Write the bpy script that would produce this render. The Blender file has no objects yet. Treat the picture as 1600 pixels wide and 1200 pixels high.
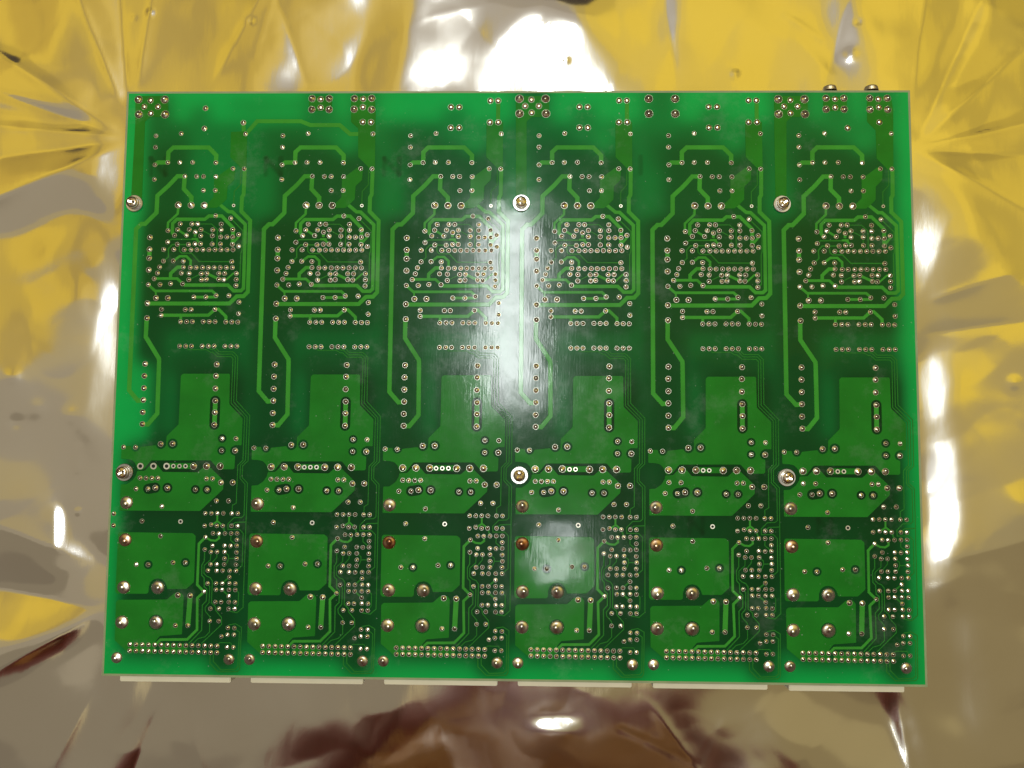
import bpy, bmesh, math, random
import numpy as np
from mathutils import Matrix, Vector
from mathutils.geometry import tessellate_polygon

# ------------------------------------------------------------------ camera, world, lamps, exposure
ZB = 0.020                                     # height of the board's upper face above the table
scene = bpy.context.scene
C = scene.collection
cam_d = bpy.data.cameras.new('camera')
cam_d.sensor_width = 36.0
cam_d.lens = 1250.0 * 36.0 / 1600.0
cam_d.clip_start = 0.01
cam_d.clip_end = 50.0
cam = bpy.data.objects.new('camera', cam_d)
C.objects.link(cam)
CAM = np.array([0.006582, -0.026245, 0.327183 + ZB])
RCAM = np.array([[0.9997709, -0.0059038, 0.0205740],
                 [0.0073854, 0.9973266, -0.0726991],
                 [-0.0200898, 0.0728344, 0.9971417]])
cam.matrix_world = Matrix([list(RCAM[i]) + [CAM[i]] for i in range(3)] + [[0, 0, 0, 1]])
scene.camera = cam

world = bpy.data.worlds.new('World')
scene.world = world
world.use_nodes = True
bg = world.node_tree.nodes['Background']
bg.inputs['Color'].default_value = (0.060, 0.046, 0.032, 1)
bg.inputs['Strength'].default_value = 1.0

vs = scene.view_settings
vs.view_transform = 'Standard'
vs.look = 'None'
vs.exposure = 0.0
vs.gamma = 1.0
vs.use_curve_mapping = False


def area_lamp(name, loc, target, sx, sy, radiance, col):
    d = bpy.data.lights.new(name, 'AREA')
    d.shape = 'RECTANGLE'
    d.size = sx
    d.size_y = sy
    d.energy = radiance * math.pi * sx * sy
    d.color = col
    o = bpy.data.objects.new(name, d)
    C.objects.link(o)
    o.location = loc
    v = Vector(target) - Vector(loc)
    o.rotation_euler = v.to_track_quat('-Z', 'Y').to_euler()
    return o


# ceiling tube fixture over the bench, and a shorter one nearer the photographer
area_lamp('ceiling_tube_lamp', (-0.045, 0.36, 2.0), (-0.045, 0.36, 0), 0.145, 0.58, 60.0, (0.95, 1.0, 1.0))
area_lamp('ceiling_small_lamp', (0.10, -0.34, 2.0), (0.10, -0.34, 0), 0.10, 0.15, 34.0, (0.95, 1.0, 1.0))


def room_fill(name, x0, x1, y0, y1, rgb):
    r = max(rgb)
    area_lamp(name, ((x0 + x1) / 2, (y0 + y1) / 2, 2.02), ((x0 + x1) / 2, (y0 + y1) / 2, 0), x1 - x0, y1 - y0, r, tuple(c / r for c in rgb))


# added area lights standing in for the unseen ceiling and walls: grey in the middle and towards the front, yellow at the back on both sides
for y0, y1, rgb in ((-1.6, -0.8, (0.135, 0.112, 0.078)), (-0.8, -0.3, (0.175, 0.147, 0.100)), (-0.3, 0.1, (0.26, 0.222, 0.155)), (0.1, 0.35, (0.33, 0.265, 0.130))):
    room_fill('grey_room_fill', -2.2, -0.40, y0, y1, rgb)
for y0, y1, rgb in ((-1.6, -0.85, (0.135, 0.098, 0.038)), (-0.85, -0.35, (0.185, 0.140, 0.055)), (-0.35, -0.05, (0.265, 0.208, 0.085)), (-0.05, 0.22, (0.36, 0.268, 0.075))):
    room_fill('olive_room_fill', 0.22, 2.2, y0, y1, rgb)
for y0, y1, rgb in ((-1.6, -0.6, (0.20, 0.168, 0.120)), (-0.6, 0.0, (0.33, 0.295, 0.240)), (0.0, 0.7, (0.42, 0.385, 0.330)), (0.7, 1.15, (0.36, 0.32, 0.26)), (1.15, 1.8, (0.30, 0.26, 0.20))):
    room_fill('grey_room_fill', -0.30, 0.14, y0, y1, rgb)
room_fill('warm_room_fill', -0.40, -0.30, -1.6, 1.8, (0.37, 0.30, 0.155))  # added in-between strips, easing the step from grey to yellow
room_fill('warm_room_fill', 0.14, 0.22, -1.6, 1.8, (0.40, 0.33, 0.165))
for x0, x1, rgb in ((-2.20, -1.75, (0.34, 0.225, 0.024)), (-1.75, -1.45, (0.47, 0.31, 0.026)), (-1.45, -1.20, (0.60, 0.41, 0.032)), (-1.20, -1.00, (0.48, 0.33, 0.036)), (-1.00, -0.82, (0.36, 0.25, 0.042)),
                    (-0.82, -0.62, (0.47, 0.32, 0.035)), (-0.62, -0.40, (0.56, 0.39, 0.050)), (0.22, 0.45, (0.52, 0.385, 0.075)), (0.45, 0.75, (0.62, 0.44, 0.045)), (0.75, 1.05, (0.70, 0.49, 0.034)),
                    (1.05, 1.25, (0.56, 0.39, 0.028)), (1.25, 1.50, (0.44, 0.31, 0.026)), (1.50, 1.75, (0.56, 0.39, 0.026)), (1.75, 2.20, (0.64, 0.45, 0.028))):
    y0 = 0.35 if x0 < 0 else 0.22
    room_fill('yellow_wall_fill', x0, x1, y0, 0.80, rgb)
    room_fill('yellow_wall_fill', x0, x1, 0.80, 1.30, tuple(c * 1.06 for c in rgb))
    room_fill('yellow_wall_fill', x0, x1, 1.30, 1.80, tuple(c * 0.80 for c in rgb))

# ------------------------------------------------------------------ pixel <-> board plane
HB = np.array([[3756.51624, 205.896653, 800.708846],
               [-15.1225785, -3664.62698, 590.925924],
               [-0.0626687899, 0.221441318, 1.0]])
HBI = np.linalg.inv(HB)


def px(x, y):
    """photo pixel -> point on the board's upper face (metres, board centre = 0,0)"""
    q = HBI @ np.array([x, y, 1.0])
    return (q[0] / q[2], q[1] / q[2])


def px_at(x, y, z):
    """photo pixel -> point at height z above the table"""
    d = RCAM @ np.array([(x - 800) / 1250.0, -(y - 600) / 1250.0, -1.0])
    k = (z - CAM[2]) / d[2]
    p = CAM + k * d
    return (p[0], p[1])


BW, BH = 0.330, 0.330 / 1.3585
PITCH = 0.16375 * BW
ROWS = {'A': 130, 'B': 290, 'C': 420, 'D': 560, 'E': 690, 'F': 830, 'G': 920}


def z5(tag, X, Y):
    """a spot of the fifth channel, read off an enlarged strip of the photo"""
    return px(1000 + X / 6.6667, ROWS[tag] + Y / 6.6667)


def ch(k, p):
    """the same spot in channel k (0..5)"""
    return (p[0] + (k - 4) * PITCH, p[1])


ZP = 0.2565e-3 / 6.6667          # metres per enlarged pixel
rng = random.Random(7)
nrng = np.random.default_rng(11)


# ------------------------------------------------------------------ materials
def new_mat(name):
    m = bpy.data.materials.new(name)
    m.use_nodes = True
    nt = m.node_tree
    return m, nt, nt.nodes['Principled BSDF']


def noise(nt, scale, detail=2.0, rough=0.5, mapping=None):
    n = nt.nodes.new('ShaderNodeTexNoise')
    n.inputs['Scale'].default_value = scale
    n.inputs['Detail'].default_value = detail
    n.inputs['Roughness'].default_value = rough
    tc = nt.nodes.new('ShaderNodeTexCoord')
    if mapping:
        mp = nt.nodes.new('ShaderNodeMapping')
        mp.inputs['Scale'].default_value = mapping
        nt.links.new(tc.outputs['Object'], mp.inputs['Vector'])
        nt.links.new(mp.outputs['Vector'], n.inputs['Vector'])
    else:
        nt.links.new(tc.outputs['Object'], n.inputs['Vector'])
    return n


def ramp(nt, src, stops):
    r = nt.nodes.new('ShaderNodeValToRGB')
    el = r.color_ramp.elements
    while len(el) < len(stops):
        el.new(0.5)
    for e, (p, c) in zip(el, stops):
        e.position = p
        e.color = (*c, 1) if len(c) == 3 else c
    nt.links.new(src, r.inputs['Fac'])
    return r


def mix(nt, fac, a, b):
    m = nt.nodes.new('ShaderNodeMix')
    m.data_type = 'RGBA'
    if isinstance(fac, float):
        m.inputs[0].default_value = fac
    else:
        nt.links.new(fac, m.inputs[0])
    for i, s in ((6, a), (7, b)):
        if isinstance(s, tuple):
            m.inputs[i].default_value = (*s, 1)
        else:
            nt.links.new(s, m.inputs[i])
    return m.outputs[2]


def math_node(nt, op, a, b):
    m = nt.nodes.new('ShaderNodeMath')
    m.operation = op
    for i, s in ((0, a), (1, b)):
        if isinstance(s, (int, float)):
            m.inputs[i].default_value = s
        else:
            nt.links.new(s, m.inputs[i])
    return m.outputs[0]


def bump(nt, bsdf, layers):
    prev = None
    for src, dist in layers:
        b = nt.nodes.new('ShaderNodeBump')
        b.inputs['Strength'].default_value = 1.0
        b.inputs['Distance'].default_value = dist
        nt.links.new(src, b.inputs['Height'])
        if prev is not None:
            nt.links.new(prev, b.inputs['Normal'])
        prev = b.outputs['Normal']
    nt.links.new(prev, bsdf.inputs['Normal'])


def mask_surface(nt, p):
    """gloss, glass-weave relief and handling haze shared by all solder-masked faces"""
    weave = noise(nt, 1.0, 2.0, 0.6, (1700, 150, 1))
    grain = noise(nt, 1500, 2.0, 0.6)
    wave = noise(nt, 45, 2.0, 0.5)
    bump(nt, p, [(weave.outputs['Fac'], 1.0e-5), (grain.outputs['Fac'], 0.4e-5), (wave.outputs['Fac'], 1.6e-4)])
    dirt = noise(nt, 38, 8.0, 0.72)
    r = ramp(nt, dirt.outputs['Fac'], [(0.42, (0.16, 0.16, 0.16)), (0.70, (0.27, 0.27, 0.27))])
    nt.links.new(r.outputs['Color'], p.inputs['Roughness'])
    p.inputs['IOR'].default_value = 1.33
    p.inputs['Specular IOR Level'].default_value = 0.15
    rc = ramp(nt, dirt.outputs['Fac'], [(0.45, (0.05, 0.05, 0.05)), (0.72, (0.20, 0.20, 0.20))])
    p.inputs['Coat Weight'].default_value = 0.75
    p.inputs['Coat IOR'].default_value = 1.28
    nt.links.new(rc.outputs['Color'], p.inputs['Coat Roughness'])
    nt.links.new(p.inputs['Normal'].links[0].from_socket, p.inputs['Coat Normal'])
    sp = noise(nt, 900, 1.0, 0.5)
    spk = ramp(nt, sp.outputs['Fac'], [(0.775, (0, 0, 0)), (0.80, (0.55, 0.55, 0.55))])
    hz = ramp(nt, dirt.outputs['Fac'], [(0.55, (0, 0, 0)), (0.86, (0.27, 0.27, 0.27))])
    mx_ = nt.nodes.new('ShaderNodeMath')
    mx_.operation = 'MAXIMUM'
    nt.links.new(spk.outputs['Color'], mx_.inputs[0])
    nt.links.new(hz.outputs['Color'], mx_.inputs[1])
    return mx_


def mat_mask():
    m, nt, p = new_mat('solder_mask_on_laminate')
    at = nt.nodes.new('ShaderNodeAttribute')
    at.attribute_name = 'copper_and_glow'
    col = ramp(nt, at.outputs['Fac'], [(0.0, (0.004, 0.61, 0.112)), (0.45, (0.004, 0.31, 0.060)), (0.75, (0.003, 0.118, 0.025)), (1.0, (0.002, 0.040, 0.010))])  # bright end: light glowing through bare laminate, put into the colour
    d = mask_surface(nt, p)
    n = noise(nt, 60, 3.0)
    c2 = mix(nt, math_node(nt, 'MULTIPLY', n.outputs['Fac'], 0.25), col.outputs['Color'], (0.012, 0.10, 0.016))
    c3 = mix(nt, d.outputs[0], c2, (0.42, 0.50, 0.46))
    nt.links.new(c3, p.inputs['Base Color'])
    return m


def mat_trace(name, col):
    m, nt, p = new_mat(name)
    d = mask_surface(nt, p)
    n = noise(nt, 70, 3.0)
    c = ramp(nt, n.outputs['Fac'], [(0.3, tuple(v * 0.86 for v in col)), (0.7, tuple(v * 1.12 for v in col))])
    c3 = mix(nt, d.outputs[0], c.outputs['Color'], (0.42, 0.50, 0.42))
    nt.links.new(c3, p.inputs['Base Color'])
    return m


def mat_metal(name, a, b, rough, scale=900):
    m, nt, p = new_mat(name)
    n = noise(nt, scale, 3.0)
    oi = nt.nodes.new('ShaderNodeObjectInfo')
    f = math_node(nt, 'ADD', n.outputs['Fac'], math_node(nt, 'SUBTRACT', oi.outputs['Random'], 0.5))
    c = ramp(nt, f, [(0.3, a), (0.75, b)])
    nt.links.new(c.outputs['Color'], p.inputs['Base Color'])
    p.inputs['Metallic'].default_value = 1.0
    p.inputs['Roughness'].default_value = rough
    bump(nt, p, [(n.outputs['Fac'], 0.8e-5)])
    return m


def mat_plain(name, col, rough, var=0.12, scale=120, bmp=3e-5):
    m, nt, p = new_mat(name)
    n = noise(nt, scale, 4.0)
    c = ramp(nt, n.outputs['Fac'], [(0.3, tuple(v * (1 - var) for v in col)), (0.7, tuple(min(1, v * (1 + var)) for v in col))])
    nt.links.new(c.outputs['Color'], p.inputs['Base Color'])
    p.inputs['Roughness'].default_value = rough
    bump(nt, p, [(n.outputs['Fac'], bmp)])
    return m


def mat_film():
    m, nt, p = new_mat('metallised_film')
    n = noise(nt, 14, 3.0)
    c = ramp(nt, n.outputs['Fac'], [(0.3, (0.90, 0.87, 0.80)), (0.7, (0.96, 0.94, 0.89))])
    nt.links.new(c.outputs['Color'], p.inputs['Base Color'])
    p.inputs['Metallic'].default_value = 1.0
    g = noise(nt, 2200, 2.0)
    s = noise(nt, 1.0, 3.0, 0.6, (240, 60, 1))
    bump(nt, p, [(g.outputs['Fac'], 0.5e-5), (s.outputs['Fac'], 2.0e-5)])
    r = ramp(nt, n.outputs['Fac'], [(0.3, (0.075, 0.075, 0.075)), (0.7, (0.13, 0.13, 0.13))])
    nt.links.new(r.outputs['Color'], p.inputs['Roughness'])
    return m


M = {
    'mask': mat_mask(),
    'trace': mat_trace('solder_mask_on_copper', (0.056, 0.390, 0.042)),
    'pour': mat_trace('solder_mask_on_copper_pour', (0.018, 0.245, 0.022)),
    'thin_trace': mat_trace('solder_mask_on_fine_copper', (0.030, 0.250, 0.032)),
    'laminate': mat_plain('bare_laminate', (0.36, 0.42, 0.22), 0.55),
    'solder': mat_metal('solder', (0.92, 0.91, 0.76), (0.99, 0.99, 0.90), 0.20),
    'solder_post': mat_metal('post_solder', (0.94, 0.90, 0.76), (0.99, 0.98, 0.92), 0.30, 500),
    'solder_copper': mat_metal('fluxed_copper_joint', (0.62, 0.26, 0.12), (0.90, 0.66, 0.48), 0.30, 700),
    'ring': mat_metal('tinned_ring', (0.70, 0.70, 0.58), (0.82, 0.82, 0.70), 0.40),
    'hole': mat_plain('hole_dark', (0.012, 0.014, 0.012), 0.8),
    'steel': mat_metal('plated_steel', (0.78, 0.70, 0.58), (0.93, 0.87, 0.76), 0.17),
    'washer': mat_metal('washer_steel', (0.55, 0.55, 0.54), (0.68, 0.68, 0.66), 0.33),
    'cream': mat_plain('cream_plastic', (0.88, 0.82, 0.62), 0.5, 0.04),
    'brass': mat_metal('brassy_plating', (0.80, 0.66, 0.42), (0.92, 0.82, 0.60), 0.42),
    'black': mat_plain('black_plastic', (0.02, 0.02, 0.02), 0.5),
    'film': mat_film(),
    'table': mat_plain('table_top', (0.30, 0.24, 0.18), 0.6),
}


# ------------------------------------------------------------------ mesh helpers
def link(name, me, parent=None, loc=(0, 0, 0), rz=0.0):
    o = bpy.data.objects.new(name, me)
    C.objects.link(o)
    if parent is not None:
        o.parent = parent
    o.location = loc
    o.rotation_euler = (0, 0, rz)
    return o


def mesh(name, verts, faces, mat, smooth=False):
    me = bpy.data.meshes.new(name)
    me.from_pydata([tuple(v) for v in verts], [], faces)
    me.materials.append(M[mat])
    if smooth:
        me.polygons.foreach_set('use_smooth', [True] * len(me.polygons))
    me.update()
    return me


def lathe(profile, seg, lean=(0, 0), squash=1.0):
    """profile: (r, z) from rim to tip; lean shifts higher rings sideways"""
    V, F = [], []
    zmax = max(z for r, z in profile) or 1.0
    for r, z in profile:
        t = max(0.0, z / zmax) ** 1.5
        if r < 1e-9:
            V.append((lean[0] * t, lean[1] * t, z))
        else:
            for i in range(seg):
                a = 2 * math.pi * i / seg
                V.append((r * math.cos(a) + lean[0] * t, r * squash * math.sin(a) + lean[1] * t, z))
    i0 = 0
    for k in range(len(profile) - 1):
        r1 = profile[k + 1][0]
        if r1 < 1e-9:
            tip = i0 + seg
            for i in range(seg):
                F.append((i0 + i, i0 + (i + 1) % seg, tip))
        else:
            i1 = i0 + seg
            for i in range(seg):
                j = (i + 1) % seg
                F.append((i0 + i, i0 + j, i1 + j, i1 + i))
            i0 = i1
    return V, F


def box(x0, x1, y0, y1, z0, z1, bev=0.0):
    bm = bmesh.new()
    bmesh.ops.create_cube(bm, size=1.0)
    for v in bm.verts:
        v.co = ((x0 + x1) / 2 + v.co.x * (x1 - x0), (y0 + y1) / 2 + v.co.y * (y1 - y0), (z0 + z1) / 2 + v.co.z * (z1 - z0))
    if bev:
        bmesh.ops.bevel(bm, geom=bm.edges[:], offset=bev, segments=2, affect='EDGES')
    return bm


def bm_mesh(name, bm, mat, smooth=False):
    me = bpy.data.meshes.new(name)
    bm.to_mesh(me)
    bm.free()
    me.materials.append(M[mat])
    if smooth:
        me.polygons.foreach_set('use_smooth', [True] * len(me.polygons))
    return me


def offset_loop(pts, d):
    """shift a closed loop along its left-hand normals by d, mitred"""
    n = len(pts)
    out = []
    for i in range(n):
        a, b, c = np.array(pts[i - 1]), np.array(pts[i]), np.array(pts[(i + 1) % n])
        e1, e2 = b - a, c - b
        e1 = e1 / (np.linalg.norm(e1) + 1e-12)
        e2 = e2 / (np.linalg.norm(e2) + 1e-12)
        n1, n2 = np.array([-e1[1], e1[0]]), np.array([-e2[1], e2[0]])
        m = n1 + n2
        m = m / (np.linalg.norm(m) + 1e-12)
        k = d / max(0.5, float(m @ n1))
        out.append(tuple(b + m * k))
    return out


def area2(p):
    return sum(p[i - 1][0] * p[i][1] - p[i][0] * p[i - 1][1] for i in range(len(p)))


def round_loop(pts, r, n=3):
    """chamfer-round each corner"""
    out = []
    N = len(pts)
    for i in range(N):
        a, b, c = np.array(pts[i - 1]), np.array(pts[i]), np.array(pts[(i + 1) % N])
        la, lc = np.linalg.norm(a - b), np.linalg.norm(c - b)
        t = min(r, la * 0.4, lc * 0.4)
        p, q = b + (a - b) / la * t, b + (c - b) / lc * t
        for j in range(n + 1):
            s = j / n
            out.append(tuple((1 - s) ** 2 * p + 2 * s * (1 - s) * b + s * s * q))
    return out


def pour_mesh(name, outer, holes, z0, h, mat):
    """flat copper area with clearance holes and sloped edges"""
    if area2(outer) < 0:
        outer = outer[::-1]
    loops = [outer] + [hh if area2(hh) < 0 else hh[::-1] for hh in holes]
    V, F = [], []
    tops = []
    for lp in loops:
        top = offset_loop(lp, 0.00006)
        i0 = len(V)
        n = len(lp)
        V += [(x, y, z0) for x, y in lp]
        V += [(x, y, z0 + h) for x, y in top]
        for i in range(n):
            j = (i + 1) % n
            F.append((i0 + i, i0 + j, i0 + n + j, i0 + n + i))
        tops.append((i0 + n, top))
    idx = [b + i for b, t in tops for i in range(len(t))]
    tris = tessellate_polygon([[Vector((x, y, 0)) for x, y in t] for b, t in tops])
    for t in tris:
        f = [idx[i] for i in t]
        a, b, c = (V[i] for i in f)
        if (b[0] - a[0]) * (c[1] - a[1]) - (b[1] - a[1]) * (c[0] - a[0]) < 0:
            f = f[::-1]
        F.append(tuple(f))
    return mesh(name, V, F, mat)


def circle(c, r, n=20):
    return [(c[0] + r * math.cos(2 * math.pi * i / n), c[1] + r * math.sin(2 * math.pi * i / n)) for i in range(n)]


def stadium(a, b, r, n=9):
    a, b = np.array(a), np.array(b)
    t0 = math.atan2(*(b - a)[::-1])
    out = []
    for i in range(n + 1):
        t = t0 - math.pi / 2 + math.pi * i / n
        out.append((b[0] + r * math.cos(t), b[1] + r * math.sin(t)))
    for i in range(n + 1):
        t = t0 + math.pi / 2 + math.pi * i / n
        out.append((a[0] + r * math.cos(t), a[1] + r * math.sin(t)))
    return out


def trace_mesh(name, pts, w, z0, h, mat):
    """a copper track of constant width with mitred bends and sloped flanks"""
    P = [np.array(p) for p in pts]
    n = len(P)
    V, F = [], []
    sl = min(0.00005, w * 0.25)
    for i in range(n):
        if i == 0:
            d1 = d2 = P[1] - P[0]
        elif i == n - 1:
            d1 = d2 = P[-1] - P[-2]
        else:
            d1, d2 = P[i] - P[i - 1], P[i + 1] - P[i]
        d1 = d1 / np.linalg.norm(d1)
        d2 = d2 / np.linalg.norm(d2)
        n1, n2 = np.array([-d1[1], d1[0]]), np.array([-d2[1], d2[0]])
        m = n1 + n2
        m = m / (np.linalg.norm(m) + 1e-12)
        k = 1.0 / max(0.55, float(m @ n1))
        for o, z in ((w / 2 + sl, z0), (w / 2 - sl, z0 + h), (-w / 2 + sl, z0 + h), (-w / 2 - sl, z0)):
            q = P[i] + m * o * k
            V.append((q[0], q[1], z))
    for i in range(n - 1):
        a, b = 4 * i, 4 * (i + 1)
        for j in range(3):
            F.append((a + j, a + j + 1, b + j + 1, b + j))
    F.append((0, 1, 2, 3))
    e = 4 * (n - 1)
    F.append((e + 3, e + 2, e + 1, e))
    return mesh(name, V, F, mat)


def empty(name, loc):
    o = bpy.data.objects.new(name, None)
    C.objects.link(o)
    o.empty_display_size = 0.02
    o.location = loc
    return o


# ------------------------------------------------------------------ setting: table top
tb = box(-0.55, 0.55, -0.46, 0.5, -0.03, 0.0)
t = link('table', bm_mesh('table', tb, 'table'))
t['kind'] = 'structure'

# ------------------------------------------------------------------ the crumpled film the board lies on
FX0, FX1, FY0, FY1, FS = -0.36, 0.36, -0.30, 0.32, 0.0010
fx = np.arange(FX0, FX1 + 1e-6, FS)
fy = np.arange(FY0, FY1 + 1e-6, FS)
GX, GY = np.meshgrid(fx, fy)


def smooth_field(scale_m, seed, aniso=1.0):
    r = np.random.default_rng(seed)
    f = np.fft.fft2(r.standard_normal(GX.shape))
    kx = np.fft.fftfreq(GX.shape[1], FS)
    ky = np.fft.fftfreq(GX.shape[0], FS)
    KX, KY = np.meshgrid(kx, ky)
    g = np.exp(-2 * (math.pi * scale_m) ** 2 * (KX ** 2 / aniso + KY ** 2 * aniso) / 1.0)
    o = np.real(np.fft.ifft2(f * g))
    return o / o.std()


def sstep(a, b, x):
    t = np.clip((x - a) / (b - a), 0, 1)
    return t * t * (3 - 2 * t)


# distance outside the board's footprint
OX = np.maximum(np.abs(GX) - BW / 2, 0)
OY = np.maximum(np.abs(GY) - BH / 2, 0)
OUT = np.hypot(OX, OY)


def lean_for(P, Q):
    """slope of a mirror at P that shows the camera the spot Q of the ceiling"""
    p = np.array([P[0], P[1], 0.005])
    v = CAM - p
    u = np.array([Q[0], Q[1], 2.0]) - p
    n = v / np.linalg.norm(v) + u / np.linalg.norm(u)
    return np.array([-n[0] / n[2], -n[1] / n[2]])


W_, G_, GL, GR, YL, YR = (-0.045, 0.36), (-0.15, 1.2), (-0.9, -0.4), (0.9, -0.5), (-1.0, 0.9), (1.0, 0.9)
# film facets read off the photo: a line of pixels, half-width in mm, what the facet mirrors, weight
FLAT = None
FACETS = [
    ((560, 1125), (1040, 1125), 13.0, FLAT, 3.0), ((340, 1180), (560, 1160), 8.0, FLAT, 2.4),
    # left side
    ((176, 235), (170, 300), 3.0, W_, 1.2), ((166, 425), (160, 480), 3.0, W_, 1.2), ((163, 520), (158, 650), 3.5, W_, 1.5), ((134, 445), (132, 485), 2.2, W_, 1.2),
    ((120, 300), (20, 340), 6.0, GL, 1.0), ((120, 520), (60, 620), 9.0, GL, 1.2), ((105, 400), (115, 560), 6.0, GL, 1.4),
    ((0, 95), (140, 148), 2.0, (-0.3, 0.9), 1.0), ((0, 205), (180, 216), 2.5, (-0.25, 0.7), 0.9), ((20, 130), (150, 190), 4.0, YL, 1.0),
    ((0, 165), (130, 185), 2.5, GL, 0.9), ((160, 20), (195, 140), 2.5, GL, 1.0), ((150, 0), (140, 90), 5.0, YL, 0.8),
    ((0, 270), (150, 250), 4.0, YL, 1.0), ((0, 400), (120, 360), 5.0, YL, 1.0), ((0, 500), (40, 560), 7.0, YL, 1.0),
    ((95, 805), (90, 880), 1.8, (-0.15, 0.7), 0.8), ((60, 800), (100, 885), 3.0, GL, 0.8), ((118, 880), (160, 925), 4.0, W_, 1.4),
    ((20, 880), (60, 905), 6.0, (-0.9, -1.9), 0.9), ((20, 950), (110, 945), 6.0, YL, 1.0), ((0, 1055), (130, 985), 3.0, (-0.1, -0.9), 1.2),
    ((60, 1120), (120, 1060), 7.0, GL, 0.4), ((190, 1200), (245, 1085), 4.5, (-0.12, 0.03), 1.8), ((120, 1180), (150, 1090), 3.0, (-0.6, -1.0), 0.8), ((300, 1190), (330, 1100), 4.0, (-0.5, -1.0), 0.7),
    # upper side
    ((230, 20), (420, 40), 12.0, YL, 0.6), ((250, 125), (330, 60), 4.0, YL, 0.8), ((430, 130), (470, 60), 6.0, G_, 0.9),
    ((420, 20), (350, 120), 4.0, YL, 0.8), ((530, 20), (470, 110), 4.0, GL, 0.5), ((620, 30), (590, 120), 5.0, YL, 0.8),
    ((660, 60), (650, 135), 4.0, G_, 1.0), ((700, 10), (705, 90), 6.0, W_, 2.0), ((770, 112), (920, 122), 6.5, W_, 2.2), ((830, 65), (880, 85), 6.0, W_, 2.0),
    ((790, 10), (780, 50), 5.0, G_, 1.0), ((920, 100), (990, 130), 4.0, G_, 1.0), ((1050, 0), (1040, 60), 3.0, G_, 1.0), ((960, 50), (1000, 90), 7.0, YR, 0.9),
    ((1100, 40), (1200, 100), 12.0, YR, 0.8), ((1310, 20), (1335, 120), 3.5, G_, 0.9), ((1220, 110), (1250, 125), 4.0, G_, 0.9),
    # right side
    ((1430, 236), (1600, 195), 2.2, (0.1, 0.75), 1.0), ((1440, 225), (1600, 90), 5.0, YR, 1.0), ((1440, 190), (1520, 20), 3.0, (0.4, 0.5), 0.7), ((1440, 262), (1600, 310), 5.0, YR, 1.0),
    ((1450, 320), (1470, 480), 7.0, (0.1, -0.3), 1.0), ((1500, 420), (1545, 560), 7.0, GR, 1.4), ((1570, 330), (1580, 560), 7.0, YR, 0.9),
    ((1463, 590), (1470, 690), 4.0, W_, 1.4), ((1476, 700), (1482, 830), 3.5, W_, 1.5), ((1455, 850), (1465, 890), 3.0, W_, 0.8),
    ((1520, 640), (1530, 880), 8.0, GR, 1.0), ((1590, 640), (1590, 760), 6.0, YR, 0.6), ((1500, 980), (1520, 1100), 4.0, (0.15, -0.1), 0.7), ((1560, 950), (1590, 1150), 6.0, GR, 0.4),
    # lower side
    ((848, 1128), (885, 1130), 1.8, W_, 2.4), ((1130, 1110), (1180, 1190), 4.0, (0.1, -0.2), 0.6), ((1240, 1110), (1330, 1180), 6.0, (0.9, 0.05), 0.5), ((1400, 1090), (1425, 1180), 3.0, (0.1, -1.2), 1.0),
    ((430, 1090), (500, 1105), 4.0, GL, 0.8),
]
SP = np.zeros(GX.shape)
SQ = np.zeros(GX.shape)
SW = np.full(GX.shape, 0.30)
n1, n2 = 0.06 * smooth_field(0.011, 21), 0.06 * smooth_field(0.011, 22)
SP += SW * n1
SQ += SW * n2
for p0, p1, wid, Q, wt in FACETS:
    a, b = np.array(px_at(*p0, 0.005)), np.array(px_at(*p1, 0.005))
    d = b - a
    s_ = np.clip(((GX - a[0]) * d[0] + (GY - a[1]) * d[1]) / (d @ d), 0, 1)
    r2 = (GX - a[0] - s_ * d[0]) ** 2 + (GY - a[1] - s_ * d[1]) ** 2
    w = wt * (1.9 if Q == W_ else 1.0) * np.exp(-0.5 * r2 / (wid * 1e-3) ** 2) * 2.0
    l0, l1 = (lean_for(a, Q), lean_for(b, Q)) if Q else (np.zeros(2), np.zeros(2))
    SP += w * (l0[0] + s_ * (l1[0] - l0[0]))
    SQ += w * (l0[1] + s_ * (l1[1] - l0[1]))
    SW += w
SP /= SW
SQ /= SW
kx = 2j * math.pi * np.fft.fftfreq(GX.shape[1], FS)
ky = 2j * math.pi * np.fft.fftfreq(GX.shape[0], FS)
KX, KY = np.meshgrid(kx, ky)
den = np.abs(KX) ** 2 + np.abs(KY) ** 2
den[0, 0] = 1
hf = (np.conj(KX) * np.fft.fft2(SP) + np.conj(KY) * np.fft.fft2(SQ)) / den
hf[0, 0] = 0
h = np.real(np.fft.ifft2(hf))
h += 0.00003 * smooth_field(0.005, 5)
# creases: the film breaks along lines instead of bending
h += 0.00016 * np.abs(smooth_field(0.014, 31)) - 0.00010 * np.abs(smooth_field(0.009, 32)) + 0.000018 * np.abs(smooth_field(0.004, 33))


def crease(p0, p1, amp, wid, grow=1.0):
    global h
    q0, q1 = np.array(px_at(*p0, 0.006)), np.array(px_at(*p1, 0.006))
    d = q1 - q0
    L = np.linalg.norm(d)
    d = d / L
    s_ = ((GX - q0[0]) * d[0] + (GY - q0[1]) * d[1]) / L
    v = -(GX - q0[0]) * d[1] + (GY - q0[1]) * d[0]
    w_ = wid * 1e-3 * (0.5 + grow * np.clip(s_, 0, 1.4))
    env = sstep(-0.05, 0.30, s_) * (1 - sstep(0.9, 1.5, s_))
    h = h + 0.8 * amp * 1e-3 * np.exp(-np.sqrt(v * v + 0.0004 ** 2) / w_) * env


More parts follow.
